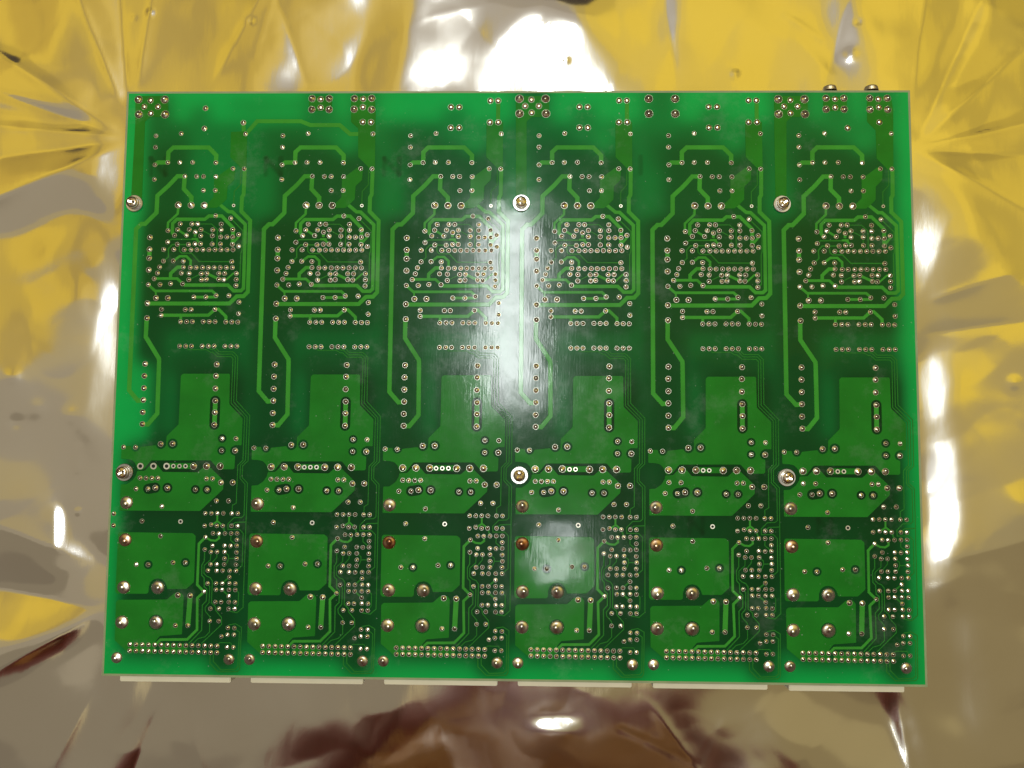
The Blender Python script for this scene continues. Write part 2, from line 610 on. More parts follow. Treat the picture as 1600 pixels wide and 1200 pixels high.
for c_ in (((192, 212), (-40, 60), 0.9, 4.0), ((192, 214), (-60, 130), -0.7, 3.0), ((192, 216), (-60, 200), 0.8, 3.0), ((192, 220), (-60, 262), -0.8, 4.0), ((190, 230), (-60, 345), 0.9, 5.0),
           ((196, 180), (110, -60), 0.8, 4.0), ((200, 170), (190, -60), -0.7, 3.5), ((215, 150), (255, -60), 0.6, 4.0), ((330, 140), (440, -50), 0.5, 5.0), ((480, 140), (420, -50), -0.5, 5.0),
           ((1430, 234), (1660, 185), 0.7, 3.0), ((1430, 236), (1660, 250), -0.6, 3.0), ((1430, 230), (1640, 40), 0.7, 5.0), ((1430, 225), (1560, -60), -0.7, 5.0), ((1430, 240), (1640, 360), 0.7, 5.0),
           ((1425, 160), (1450, -60), 0.5, 5.0), ((1060, 140), (1030, -60), -0.5, 4.0), ((1290, 140), (1340, -60), -0.5, 4.0),
           ((1450, 470), (1570, 430), 0.4, 4.0), ((1452, 520), (1580, 505), -0.5, 4.0), ((1455, 880), (1640, 830), 0.4, 5.0),
           ((155, 960), (-60, 1080), 0.8, 4.0), ((158, 950), (-60, 905), -0.7, 4.0), ((150, 880), (-40, 800), 0.5, 4.0), ((160, 1060), (60, 1260), 0.6, 4.0), ((260, 1085), (190, 1260), -0.7, 5.0), ((300, 1085), (330, 1260), 0.4, 4.0),
           ((1400, 1090), (1430, 1260), 0.5, 3.0), ((1010, 1090), (1130, 1260), 0.4, 4.0)):
    crease(*c_)
for x, y, r, a in ((240, 25, 1.0, 0.35), (395, 37, 1.0, -0.35), (215, 33, 0.7, 0.2), (1150, 112, 1.1, 0.4), (1340, 35, 0.9, -0.3), (1330, 85, 2.0, 0.4), (885, 97, 0.8, 0.3),
                   (28, 590, 2.2, 0.35), (60, 640, 3.0, 0.3), (30, 660, 2.0, -0.3), (110, 650, 2.5, 0.25), (120, 800, 1.0, 0.3), (1580, 600, 2.0, 0.3)):
    c = px_at(x, y, 0.006)
    h += a * 1e-3 * np.exp(-0.5 * ((GX - c[0]) ** 2 + (GY - c[1]) ** 2) / (r * 1e-3) ** 2)
for p0, p1, a in (((1130, 1130), (1100, 1200), 0.05), ((88, 798), (90, 850), 0.12), ((120, 700), (118, 735), 0.1), ((970, 1140), (1090, 1195), -0.06), ((430, 0), (400, 90), 0.06), ((1230, 20), (1290, 60), 0.06)):
    q0, q1 = np.array(px_at(*p0, 0.006)), np.array(px_at(*p1, 0.006))
    d = q1 - q0
    s_ = np.clip(((GX - q0[0]) * d[0] + (GY - q0[1]) * d[1]) / (d @ d), 0, 1)
    r2 = (GX - q0[0] - s_ * d[0]) ** 2 + (GY - q0[1] - s_ * d[1]) ** 2
    h += a * 1e-3 * np.exp(-0.5 * r2 / 0.0011 ** 2)
h += 0.0055 - np.median(h[OUT == 0])
h = np.clip(h, 0.0008, 0.05)
h = np.where(OUT > 0, h, np.minimum(h, 0.0135))
V = np.stack([GX.ravel(), GY.ravel(), h.ravel()], 1)
ny, nx = GX.shape
ii = np.arange(ny * nx).reshape(ny, nx)
F = np.stack([ii[:-1, :-1].ravel(), ii[:-1, 1:].ravel(), ii[1:, 1:].ravel(), ii[1:, :-1].ravel()], 1)
film = link('shielding_bag', mesh('shielding_bag', V, F.tolist(), 'film', True))
film['label'] = 'crumpled shiny silver shielding film with yellow reflections lying under the green board'
film['category'] = 'film bag'

# ------------------------------------------------------------------ the circuit board
board = empty('circuit_board', (0, 0, ZB))
board['label'] = 'large green circuit board, solder side up, with six repeated channels of tracks'
board['category'] = 'circuit board'

lam = link('laminate', bm_mesh('laminate', box(-BW / 2, BW / 2, -BH / 2, BH / 2, -0.0016, 0.0, 0.0001), 'laminate'), board)

# solder mask sheet, pulled back from the cut edge; inner copper, and the painted light glow where it is missing, are stored per vertex
INS = 0.0009
ms = 0.00075
mx = np.linspace(-BW / 2 + INS, BW / 2 - INS, int(BW / ms))
my = np.linspace(-BH / 2 + INS, BH / 2 - INS, int(BH / ms))
MX, MY = np.meshgrid(mx, my)
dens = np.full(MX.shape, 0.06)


def paint(x0, y0, x1, y1, v, mode='set'):
    """rectangle given in photo pixels -> inner copper density"""
    a, b = px(x0, y0), px(x1, y1)
    m = (MX > min(a[0], b[0])) & (MX < max(a[0], b[0])) & (MY > min(a[1], b[1])) & (MY < max(a[1], b[1]))
    dens[m] = v


def blur(a, s):
    k = np.exp(-0.5 * (np.arange(-3 * s, 3 * s + 1) / s) ** 2)
    k /= k.sum()
    pad = 3 * s
    a = np.apply_along_axis(lambda r: np.convolve(np.pad(r, pad, mode='edge'), k, 'valid'), 1, a)
    return np.apply_along_axis(lambda r: np.convolve(np.pad(r, pad, mode='edge'), k, 'valid'), 0, a)


for k in range(6):
    o = (k - 4) * PITCH

    def rect5(tag0, X0, Y0, tag1, X1, Y1, v):
        a, b = z5(tag0, X0, Y0), z5(tag1, X1, Y1)
        m = (MX > a[0] + o) & (MX < b[0] + o) & (MY < a[1]) & (MY > b[1])
        dens[m] = v

    rect5('A', -20, 400, 'B', 1420, 500, 0.52)
    rect5('A', 60, 400, 'A', 860, 900, 0.64)
    rect5('A', 640, 240, 'A', 880, 640, 0.48)
    rect5('A', 240, 640, 'B', 1290, 330, 0.74)
    rect5('A', 870, 470, 'A', 1090, 730, 0.30)
    rect5('B', -20, 330, 'D', 1440, 900, 0.62)
    rect5('B', 60, 330, 'C', 1330, 650, 0.86)
    rect5('C', 60, 300, 'D', 480, 860, 0.86)
    rect5('C', 600, 520, 'C', 1300, 650, 0.88)
    rect5('C', 570, 740, 'D', 1440, 200, 0.70)
    rect5('D', 560, 0, 'D', 1300, 200, 0.80)
    rect5('D', 60, 860, 'G', 1500, 640, 0.88)
    rect5('D', 40, 870, 'E', 1460, 60, 0.93)
    rect5('E', 900, 240, 'G', 1490, 560, 0.95)
    rect5('E', 80, 770, 'F', 960, 80, 0.90)
    rect5('G', -20, 0, 'G', 120, 600, 0.80)
    rect5('G', 200, 540, 'G', 1490, 760, 0.90)
    rect5('G', 1130, 600, 'G', 1470, 960, 0.88)
    rect5('G', 0, 640, 'G', 230, 900, 0.42)
    rect5('G', 230, 760, 'G', 1130, 880, 0.40)
    rect5('E', 20, 240, 'E', 240, 470, 0.80)
    rect5('D', 690, 195, 'D', 1440, 870, 1.0)
    rect5('E', 250, 230, 'E', 1180, 770, 1.0)
    # faint letters of the far side showing through
# far-side tracks in the top band
paint(355, 160, 480, 172, 0.45)
paint(300, 195, 380, 330, 0.5)
paint(205, 150, 270, 205, 0.6)
paint(1002, 143, 1060, 210, 0.5)
paint(480, 143, 520, 200, 0.5)
paint(548, 143, 590, 200, 0.5)
paint(805, 145, 862, 205, 0.6)
paint(1205, 143, 1265, 205, 0.6)
paint(1283, 143, 1330, 205, 0.45)
paint(1350, 143, 1398, 205, 0.45)
# edge strips without inner copper, light coming through painted as bright green
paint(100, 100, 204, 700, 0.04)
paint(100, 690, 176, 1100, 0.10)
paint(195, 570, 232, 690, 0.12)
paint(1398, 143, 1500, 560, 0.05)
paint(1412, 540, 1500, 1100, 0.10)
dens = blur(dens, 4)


def ghost_letter(strokes, cx, cy, size, amt):
    global dens
    for (ax, ay), (bx, by) in strokes:
        a = np.array(px(cx + ax * size, cy + ay * size))
        b = np.array(px(cx + bx * size, cy + by * size))
        d = b - a
        L2 = d @ d
        s = np.clip(((MX - a[0]) * d[0] + (MY - a[1]) * d[1]) / L2, 0, 1)
        r = np.hypot(MX - a[0] - s * d[0], MY - a[1] - s * d[1])
        dens = dens + amt * (1 - sstep(0.0005, 0.0014, r))


N_ = [((-.45, .5), (-.45, -.5)), ((-.45, -.5), (.45, .5)), ((.45, .5), (.45, -.5))]
I_ = [((0, .5), (0, -.5))]
for x in (247, 427, 612):
    ghost_letter(N_, x, 260, 26, 0.10)
ghost_letter(I_, 1001, 258, 26, 0.10)
for x in (1088, 1288):
    ghost_letter(N_, x, 822, 22, 0.05)
dens = np.clip(dens, 0, 1)
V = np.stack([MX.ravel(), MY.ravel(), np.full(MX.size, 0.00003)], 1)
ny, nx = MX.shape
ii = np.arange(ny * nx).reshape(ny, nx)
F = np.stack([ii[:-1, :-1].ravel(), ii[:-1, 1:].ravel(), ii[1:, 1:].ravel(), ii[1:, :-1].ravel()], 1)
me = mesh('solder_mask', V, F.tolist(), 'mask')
att = me.attributes.new('copper_and_glow', 'FLOAT', 'POINT')
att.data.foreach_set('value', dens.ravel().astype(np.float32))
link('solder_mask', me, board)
ZS = 0.00003                                   # face of the mask over bare laminate


# ---- copper areas ----------------------------------------------------------------------
def pts5(s):
    """'A 10,20 30,40 B 5,6' -> points of channel five on the board"""
    out, tag = [], 'A'
    for w in s.split():
        if w.isalpha():
            tag = w
        else:
            X, Y = w.split(',')
            out.append(z5(tag, float(X), float(Y)))
    return out


def c5(tag, X, Y, r):
    return circle(z5(tag, X, Y), r * ZP)


POURS = {
    'relay': (pts5('A 1105,876 1160,876 1156,1010 1088,1078 B 1085,148 1025,208 985,240 845,240 880,190 940,128 A 940,1000 985,965'), []),
    'upper': (pts5('D 683,212 705,190 1200,190 1210,205 1218,512 1368,662 1370,948 1300,946 1262,968 1246,1003 1262,1040 1306,1058 '
                   'E 1305,322 1290,335 1132,335 1045,240 410,240 335,335 268,345 258,310 240,270 205,237 160,226 85,222 85,110 '
                   'D 80,952 185,952 192,985 212,1008 236,1014 262,1006 280,985 286,962 452,944 466,970 490,986 518,986 545,970 560,945 560,850 683,726'),
              [stadium(z5('D', 1065, 477), z5('D', 1067, 730), 54 * ZP), c5('D', 1158, 875, 46), c5('D', 1158, 1002, 46), c5('D', 630, 930, 54)]),
    'middle': (pts5('E 262,352 345,347 420,268 450,268 482,292 540,360 910,365 985,298 1030,298 1172,430 1195,480 1195,545 958,775 95,770 95,492 160,490 222,446 256,392'),
               [stadium(z5('E', 392, 540), z5('E', 466, 528), 54 * ZP), c5('E', 597, 530, 53), c5('E', 897, 547, 47), c5('E', 1022, 549, 47)]),
    'fuse_strip': (pts5('E 562,266 895,268 900,330 545,330 545,290'), []),
    'lower': (pts5('F 92,80 110,63 890,74 925,104 930,592 850,665 645,665 640,640 620,595 590,565 548,553 500,562 465,592 448,640 448,700 430,716 110,714 92,690'),
              [c5('F', 430, 407, 47), c5('F', 827, 385, 47)]),
    'bottom': (pts5('F 104,800 130,778 648,775 725,706 800,706 828,740 G 828,545 592,562 548,616 548,752 262,738 108,606'), [c5('F', 543, 1017, 80)]),
    'pins': (pts5('G 590,636 892,642 892,752 590,748'), []),
}
STRIP = pts5('A 1094,402 1270,402 1279,895 1226,892 1100,772')
STRIP_CUT = pts5('A 1094,505 1270,495 1279,895 1226,892 1100,772')


def add_pour(k, outer, holes, h=0.00010, rnd=0.0004):
    o5 = [ch(k, p) for p in round_loop(outer, rnd)]
    hs = [[ch(k, p) for p in hh] for hh in holes]
    me = pour_mesh('copper_pour', o5, hs, ZS - 0.00001, h, 'pour')
    return link('copper_pour', me, board)


def pxs(*pp):
    return [px(*p) for p in pp]


hgt = 0.000100
for k in range(6):
    for i, (nm, (outer, holes)) in enumerate(POURS.items()):
        add_pour(k, outer, holes, hgt + i * 1e-6)
    if k in (2, 3, 4):
        add_pour(k, STRIP, [], hgt + 8e-6)
    elif k == 0:
        add_pour(k, STRIP_CUT, [], hgt + 8e-6)


def raw_pour(pp, h):
    link('copper_pour', pour_mesh('copper_pour', round_loop(pp, 0.0004), [], ZS - 0.00001, h, 'pour'), board)


def q6(x, y):
    return px(1200 + x / 6.6667, 100 + y / 6.6667)


def q2(x, y):
    return px(460 + x / 6.6667, 130 + y / 6.6667)


raw_pour([q6(*p) for p in ((1030, 338), (1280, 338), (1305, 480), (1307, 1098), (1248, 1105), (1130, 985), (1120, 690), (1030, 602))], hgt)
raw_pour([q6(*p) for p in ((575, 340), (822, 340), (822, 490), (575, 490))], hgt)
raw_pour([q2(*p) for p in ((590, 130), (840, 130), (848, 300), (840, 890), (785, 890), (664, 770), (664, 470), (590, 405))], hgt)
raw_pour([q2(*p) for p in ((150, 135), (395, 135), (390, 290), (155, 290))], hgt)
# wide strips from the terminal pads down to the upper screws
for x0, x1, xs0, xs1, ch_x in ((211.5, 263, 204.5, 222, 227), (806, 858, 806, 823, 823), (1209.5, 1262, 1211.5, 1229, 1229)):
    raw_pour(pxs((x0, 150), (x1, 150), (x1 + .5, 183), (ch_x + 8, 183), (ch_x, 190), (xs1, 316), (xs0, 316), (x0, 190)), hgt)

# ---- tracks -------------------------------------------------------------------------------
TR = '''46 A 300,852 330,827 436,827
46 A 436,832 436,718 487,669 865,669 950,752 950,830
42 B 1262,-172 1262,98 1246,128 1246,275 1346,374 1357,1126 1314,1172 1240,1174 C 1165,383 290,383
9 A 1222,905 1222,1062 1160,1132 B 1160,195
36 B 1012,203 1108,280 1150,281 1296,416 1308,1090 1280,1115 1203,1115 1140,1055 680,1055 655,1040
46 A 625,972 545,972 455,1072 B 340,112 340,290 222,410 182,410 130,462 133,1200 D 137,365 235,475 295,470
46 A 623,973 620,1106 B 706,128 706,210
25 B 570,215 567,302 468,396 468,480
36 B 542,530 518,500 518,405 560,360 860,360 902,325 1040,325 1166,450 1168,478
40 B 1168,470 1168,622
24 B 1168,620 1235,540
11 B 1137,350 1272,482 1272,690 1262,720 1265,1030 1230,1060
9 B 785,410 935,410 1000,470 1002,680
24 B 575,470 672,530
13 B 475,600 510,572 730,572
28 B 765,495 763,545
22 B 762,560 827,615
22 B 730,568 800,568
9 B 825,470 950,535
9 B 950,535 950,622
10 B 1040,472 1040,547
13 B 440,802 490,757 485,672 525,627 700,627
12 B 580,625 600,640 605,695 630,718 735,718 820,806 1170,808
12 B 655,682 728,682
26 B 545,800 610,750 680,750 730,795 730,870
36 B 655,866 592,866 522,932 522,985
28 B 350,986 595,986 655,1040
10 B 720,998 850,935
28 B 910,932 1040,993
18 B 1093,997 1122,995 1190,933 1225,932
9 B 1115,870 1102,932
44 B 285,678 285,770
28 C 290,185 365,250 975,250 1020,290 1020,315 783,315
18 C 372,250 376,325
34 C 443,507 945,507 1015,445
32 C 1015,447 1050,441 1135,520 1137,575
28 C 655,510 651,575
46 C 288,537 288,735 440,965 D 443,60 450,610 355,726 297,722
8 C 720,833 750,870 945,870 985,896 1010,897 1065,943 1210,943 1232,965 D 1235,502 1387,652 1390,1105 E 1338,292 1340,690 1300,716 1300,798
8 C 962,833 990,868 1025,870 1075,918 1220,918 1258,955 D 1262,490 1413,646 1418,1105 E 1366,292 1368,430 1425,490 1430,822 1405,843 1325,845 1262,910 1265,970 1390,970 1430,1010 F 1435,420 1375,470
8 C 1025,833 1080,893 1230,893 1283,945 D 1290,476 1440,632 1445,1110 E 1390,298 1390,420 1450,480 1456,1000 F 1466,860 1405,915 1320,900
9 E 1452,890 1340,895 1303,930
48 D 1065,477 1067,730
18 E 1145,800 1145,885 1083,925
18 E 1146,880 1208,930
15 E 1208,930 1238,1012
20 F 1040,125 1085,150 1140,155 1175,130 1170,80
26 F 1030,117 962,187 965,620 1038,692
26 F 1040,695 972,760 G 985,495 885,598 600,600 560,640
10 F 1028,247 1028,370 1005,410 1008,520 1035,547 1040,640 1070,666 1070,790 1030,835 G 1035,500 905,640
8 F 1095,273 1092,360 1030,415 1030,500 1062,530 1100,545 1125,580 1125,812 1170,852 1175,890 1240,965 1245,1020 G 1245,440 1040,640
8 F 1160,273 1160,330 1097,405
8 F 1075,605 1100,640 1100,810 1060,860 1065,900 1117,960 1117,1003 G 1120,520 1075,570 1000,590 940,650
8 F 1240,273 1285,310 1287,345 1272,388 1243,405
8 F 1287,343 1373,342
15 F 1305,540 1235,600
15 F 1235,675 1308,740
9 F 1302,80 1300,150 1367,207
8 F 1375,672 1412,702 1412,830 1378,872
8 G 1320,445 1395,432 1460,470 1460,908 1440,938 1230,940 1140,850 1138,740
8 G 1385,480 1440,522 1440,888 1410,914 1260,920 1175,830 1172,740
6 G 1210,650 1240,632 1350,634 1383,680
52 F 895,735 885,1050'''
track_no = 0
for k in range(6):
    for i, line in enumerate(TR.split('\n')):
        w, rest = line.split(' ', 1)
        P = [ch(k, p) for p in pts5(rest)]
        # the last channel's right-hand thin tracks run close to the edge just as the others do
        me = trace_mesh('copper_trace', P, max(float(w), 7) * ZP, ZS - 0.00001, 0.00007 + i * 4e-7, 'trace' if float(w) > 16 else 'thin_trace')
        link('copper_trace', me, board)
        track_no += 1
    if k in (2, 3, 4):
        P = [ch(k, p) for p in pts5('A 1215,180 1215,410')]
        link('copper_trace', trace_mesh('copper_trace', P, 42 * ZP, ZS - 0.00001, 0.000098, 'trace'), board)
extra = [(44, pxs((380.6, 192), (381, 212))),
         (44, pxs((383, 211), (402, 189.5), (470, 189.5), (485, 195.5), (531, 195.5), (547, 209.5), (562, 209.5)))]
for w, P in extra:
    link('copper_trace', trace_mesh('copper_trace', P, w * ZP, ZS - 0.00001, 0.000092, 'trace'), board)

# ---- solder joints --------------------------------------------------------------------------
PADS5 = '''s A 297,547 297,667 300,852 436,828 564,826 702,826 950,830 565,523 1253,527 1256,895 1136,893 625,973 752,975 825,975 957,977 301,1006 831,1122 958,1122
f B 570,210 708,212 847,213
s B 975,323 1137,350 600,410 725,410 785,410 1038,412 472,480 575,470 700,470 765,495 825,470 950,472 1040,472 1165,470 1230,522 545,530 672,530 825,535 950,535 1040,547 1105,547 1168,547 475,600 580,625 700,627 767,620 827,620 952,622 1040,622 1168,625 1235,645 437,680 545,680
d B 655,682 728,682 792,682 855,682 920,682 985,682 1048,682 1113,682 1178,682
m B 283,552 285,678 285,770 287,895
s B 440,802 545,800 652,803 1170,808 402,865
d B 655,866 730,870 792,870 860,870 923,870 985,870 1050,870 1115,870 1180,870
s B 382,928 637,928 720,932 850,935 910,932 1038,932 1100,932 1225,932 350,988 720,998 855,998 907,993 1040,993 1093,997 1227,995 290,1050 415,1050 527,1040 655,1042 1227,1060
m C 378,325 505,325 290,380
s C 783,315 912,315 1020,298 1157,300 1268,368 443,445 697,447 760,447 1015,445 443,508 1270,490
d C 652,575 718,575 780,575 895,575 960,575 1022,575 1137,577 1202,578 1265,579
d C 655,833 720,833 783,833 897,833 962,833 1025,833 1140,834 1205,834 1268,834
m C 292,537 296,1020 294,1147
m D 295,342 295,468 295,597 297,722 1062,92 1060,215 1060,347 1065,477 1067,600 1067,730
s D 1158,875 1306,877 1158,1002 107,965 235,967
m D 1303,1003 503,933 630,930
s E 300,425 427,427 1010,433 1075,433 262,540 390,540 897,547 1022,549 547,725 1128,667 1258,667 342,880
m E 1167,473 1293,473 468,528 597,530
t E 1015,798 1080,798 1143,798 1208,798 1298,800 1363,800 1015,930 1083,918 1145,930 1208,930 1303,930 1366,932
t F 1108,77 1170,80 1236,77 1302,77 1366,77 1030,117 1367,145 1108,207 1238,207 1302,210 1367,207 1028,247 1095,273 1160,273 1240,273 1368,277 1243,342 1373,342 1097,405 1163,405 1243,405 1370,407 1073,470 1165,472 1230,472 1305,472 1373,472 1305,540 1075,605 1165,605 1232,605 1308,605 1372,607 1040,693 1168,672 1232,672 1308,672 1375,674 1308,740 1168,802 1230,802 1312,802 1378,804 1118,872 1210,872 1313,874 1378,874 1117,1003 1213,1003 1315,1075 1385,1078 1250,1165 1313,1148 1383,1148
s F 548,105 303,405 430,407 695,385 827,385 752,1050 885,1050
m F 763,730 895,735
t G 1315,680 1383,680
P E 167,685
K F 172,145
P F 180,645 545,648 178,1015 543,1017
Q G 140,790 1342,808'''
RAD = {'s': 0.92e-3, 'd': 0.90e-3, 't': 0.82e-3, 'm': 1.12e-3, 'f': 1.38e-3, 'L': 1.72e-3, 'l': 1.5e-3, 'c': 1.28e-3, 'P': 2.75e-3, 'K': 2.75e-3, 'Q': 2.28e-3}
joints = []                                    # (kind, x, y)
rings = []                                     # (x, y, outer radius)
pins_top = [(274, 650), (1208, 667)]
for k in range(6):
    for line in PADS5.split('\n'):
        kind, rest = line.split(' ', 1)
        for p in pts5(rest):
            q = ch(k, p)
            joints.append((kind, q[0], q[1]))
    for row in (((274, 650), (1208, 667)), ((276, 716), (1210, 737))):
        for i in range(15):
            f_ = i / 14
            p = ch(k, z5('G', row[0][0] + f_ * (row[1][0] - row[0][0]), row[0][1] + f_ * (row[1][1] - row[0][1])))
            joints.append(('d', p[0], p[1]))
    # fuse row
    if k == 0:
        rings += [(*ch(0, z5('E', 297, 300)), 1.40e-3), (*ch(0, z5('E', 437, 300)), 1.40e-3), (*ch(0, z5('E', 578, 300)), 1.40e-3)]
    else:
        joints += [('f', *ch(k, z5('E', x, 297))) for x in (297, 437, 582)]
    joints += [('f', *ch(k, z5('E', x, 301))) for x in (866, 1005, 1150)]
    for x in ((650, 715, 780) if k < 3 else (657, 720)):
        rings.append((*ch(k, z5('E', x, 300)), 0.95e-3))
    if k < 4:
        for x in (364, 490):
            joints.append(('s', *ch(k, z5('E', x, 427))))
    rings.append((*ch(k, z5('B', 1162, 215)), 0.72e-3))
    rings.append((*ch(k, z5('E', 755, 885)), 0.98e-3))
    if k in (2, 3, 4):
        for p in ((716, 247), (803, 247), (719, 463), (807, 463), (1131, 180), (1212, 180), (1131, 406), (1219, 406)):
            joints.append(('c', *ch(k, z5('A', *p))))
for p in ((91, 163), (365, 163), (93, 318), (368, 318)):
    joints.append(('L', *z5('A', *p)))
for L, c in ((((107, 367), (380, 367), (110, 522), (385, 522)), ((233, 377), (167, 443), (310, 443), (235, 512))),):
    for k, dx, dy in ((5, 0, 0), (3, -404.5, -0.7), (0, -999.5, 0.5)):
        for kk, lst in (('L', L), ('c', c)):
            for x, y in lst:
                P = (1200 + x / 6.6667 + dx, 100 + y / 6.6667 + dy)
                joints.append((kk, *px(*P)))
for x, y in ((603, 357), (790, 357), (605, 472), (793, 472), (1058, 357), (1242, 357), (1062, 475), (1247, 475)):
    joints.append(('l', *q6(x, y)))
for x, y in ((698, 365), (700, 455), (1150, 367), (1155, 452), (1160, 607), (830, 667)):
    joints.append(('c', *q6(x, y)))
for x, y in ((185, 160), (363, 160), (182, 275), (363, 275), (626, 160), (806, 158), (623, 272), (805, 275)):
    joints.append(('l', *q2(x, y)))
for x, y in ((274, 168), (274, 255), (717, 165), (714, 250), (713, 405), (799, 407)):
    joints.append(('c', *q2(x, y)))
for x, y in ((321.5, 169.4), (319.7, 201), (380.6, 192)):
    joints.append(('m', *px(x, y)))
for x, y in ((178, 802.5), (177.5, 821)):
    joints.append(('s', *px(x, y)))


def joint_geo(kind, var):
    r = RAD[kind]
    rr = random.Random(hash((ord(kind), var)) & 0xffff)
    a = rr.uniform(0, 6.28)
    if kind in 'PKQ':
        prof = [(r, 0.0), (r * 0.96, r * 0.10), (r * 0.82, r * 0.19), (r * 0.62, r * 0.27), (r * 0.42, r * 0.33), (r * 0.30, r * 0.43), (r * 0.18, r * 0.51), (0, r * 0.54)]
        ln = rr.uniform(0.10, 0.30) * r
        return lathe(prof, 28, (ln * math.cos(a), ln * math.sin(a)))
    if kind in 'Ll':
        prof = [(r, 0.0), (r * 0.92, r * 0.14), (r * 0.70, r * 0.28), (r * 0.42, r * 0.40), (r * 0.28, r * 0.56), (0, r * 0.64)]
        return lathe(prof, 18, (0.12 * r * math.cos(a), 0.12 * r * math.sin(a)))
    if kind == 'c':
        prof = [(r, 0.0), (r * 0.90, r * 0.25), (r * 0.62, r * 0.46), (r * 0.30, r * 0.55), (0, r * 0.58)]
        return lathe(prof, 14)
    ln = rr.choice((0.05, 0.25, 0.45, 0.6)) * r
    hh = rr.uniform(0.75, 1.15)
    prof = [(r, 0.0), (r * 0.84, r * 0.12), (r * 0.54, r * 0.23 * hh), (r * 0.34, r * 0.42 * hh), (0, r * 0.55 * hh)]
    return lathe(prof, 10, (ln * math.cos(a), ln * math.sin(a)))


GEO = {(kd, v): joint_geo(kd, v) for kd in RAD for v in range(5)}
MESH = {}
ZJ = ZS + 0.00008


def joint_mesh(kd, v):
    if (kd, v) not in MESH:
        MESH[(kd, v)] = mesh('solder_joint', *GEO[(kd, v)], 'solder_copper' if kd == 'K' else 'solder_post' if kd in 'PQ' else 'solder', True)
    return MESH[(kd, v)]


# posts first, then the 300 largest joints as parts, the rest joined
posts = [j for j in joints if j[0] in 'PKQ']
small = sorted([j for j in joints if j[0] not in 'PKQ'], key=lambda j: (-RAD[j[0]], j[2], j[1]))
for kd, x, y in posts:
    o = link('solder_post', joint_mesh(kd, rng.randrange(5)), board, (x, y, ZJ), rng.uniform(0, 6.28))
    if kd == 'K':
        o['label'] = 'copper-brown stained solder post'
for kd, x, y in small[:300]:
    link('solder_joint', joint_mesh(kd, rng.randrange(5)), board, (x, y, ZJ), rng.uniform(0, 6.28))
V, F = [], []
for kd, x, y in small[300:]:
    gv, gf = GEO[(kd, rng.randrange(5))]
    a = rng.uniform(0, 6.28)
    ca, sa = math.cos(a), math.sin(a)
    b = len(V)
    V += [(x + vx * ca - vy * sa, y + vx * sa + vy * ca, ZJ + vz) for vx, vy, vz in gv]
    F += [tuple(b + i for i in f) for f in gf]
o = link('small_solder_joints', mesh('small_solder_joints', V, F, 'solder', True), board)
o['kind'] = 'stuff'
# skirts: a flat tinned pad under each joint
V, F = [], []
for kd, x, y in joints:
    r = RAD[kd] * (1.02 if kd in 'PKQ' else 1.05)
    b = len(V)
    n = 14
    for rad, z in ((r, ZS), (r * 0.98, ZJ + 0.00003)):
        V += [(x + rad * math.cos(2 * math.pi * i / n), y + rad * math.sin(2 * math.pi * i / n), z) for i in range(n)]
    F += [(b + i, b + (i + 1) % n, b + n + (i + 1) % n, b + n + i) for i in range(n)]
    F.append(tuple(b + n + i for i in range(n)))
o = link('tinned_pads', mesh('tinned_pads', V, F, 'ring'), board)
o['kind'] = 'stuff'

# empty plated holes
for x, y, r in rings:
    ri = r * 0.55
    V, F = lathe([(r, 0.0), (r * 0.95, 0.00006), (ri, 0.00006), (ri * 0.98, -0.0000)], 18)
    ring_o = link('plated_hole', mesh('plated_hole', V, F, 'ring', False), board, (x, y, ZJ))
    n = 18
    V = [(ri * math.cos(2 * math.pi * i / n), ri * math.sin(2 * math.pi * i / n), 0) for i in range(n)]
    hole_me = mesh('hole_shade_disc', V, [tuple(range(n))], 'hole')  # flat disc, the shade inside the hole put into its dark colour
    link('hole_shade_disc', hole_me, ring_o, (0, 0, 0.00002))


# ---- screws -----------------------------------------------------------------------------------
def screw_head_mesh():
    """pan head with a real cross recess"""
    R, Hh = 2.3e-3, 2.0e-3
    nr, ns = 16, 56
    V, F = [], []

    def zt(x, y):
        r = math.hypot(x, y) / R
        z = Hh * (0.62 + 0.38 * math.sqrt(max(0, 1 - (r * 0.98) ** 2)))
        for u, v in ((x, y), (y, x)):
            if abs(u) < 0.42e-3 and abs(v) < 1.55e-3:
                z = min(z, Hh * 0.58 + 0.25 * abs(v) ** 1.0)
        return z
    V.append((0, 0, zt(0, 0)))
    for i in range(1, nr + 1):
        r = R * i / nr
        for j in range(ns):
            a = 2 * math.pi * j / ns
            V.append((r * math.cos(a), r * math.sin(a), zt(r * math.cos(a), r * math.sin(a))))
    for j in range(ns):
        F.append((0, 1 + j, 1 + (j + 1) % ns))
    for i in range(nr - 1):
        for j in range(ns):
            a, b = 1 + i * ns, 1 + (i + 1) * ns
            F.append((a + j, b + j, b + (j + 1) % ns, a + (j + 1) % ns))
    a = 1 + (nr - 1) * ns
    b = len(V)
    for j in range(ns):
        t = 2 * math.pi * j / ns
        V.append((R * math.cos(t), R * math.sin(t), 0))
    for j in range(ns):
        F.append((a + j, b + j, b + (j + 1) % ns, a + (j + 1) % ns))
    return mesh('screw_head', V, F, 'steel', False)


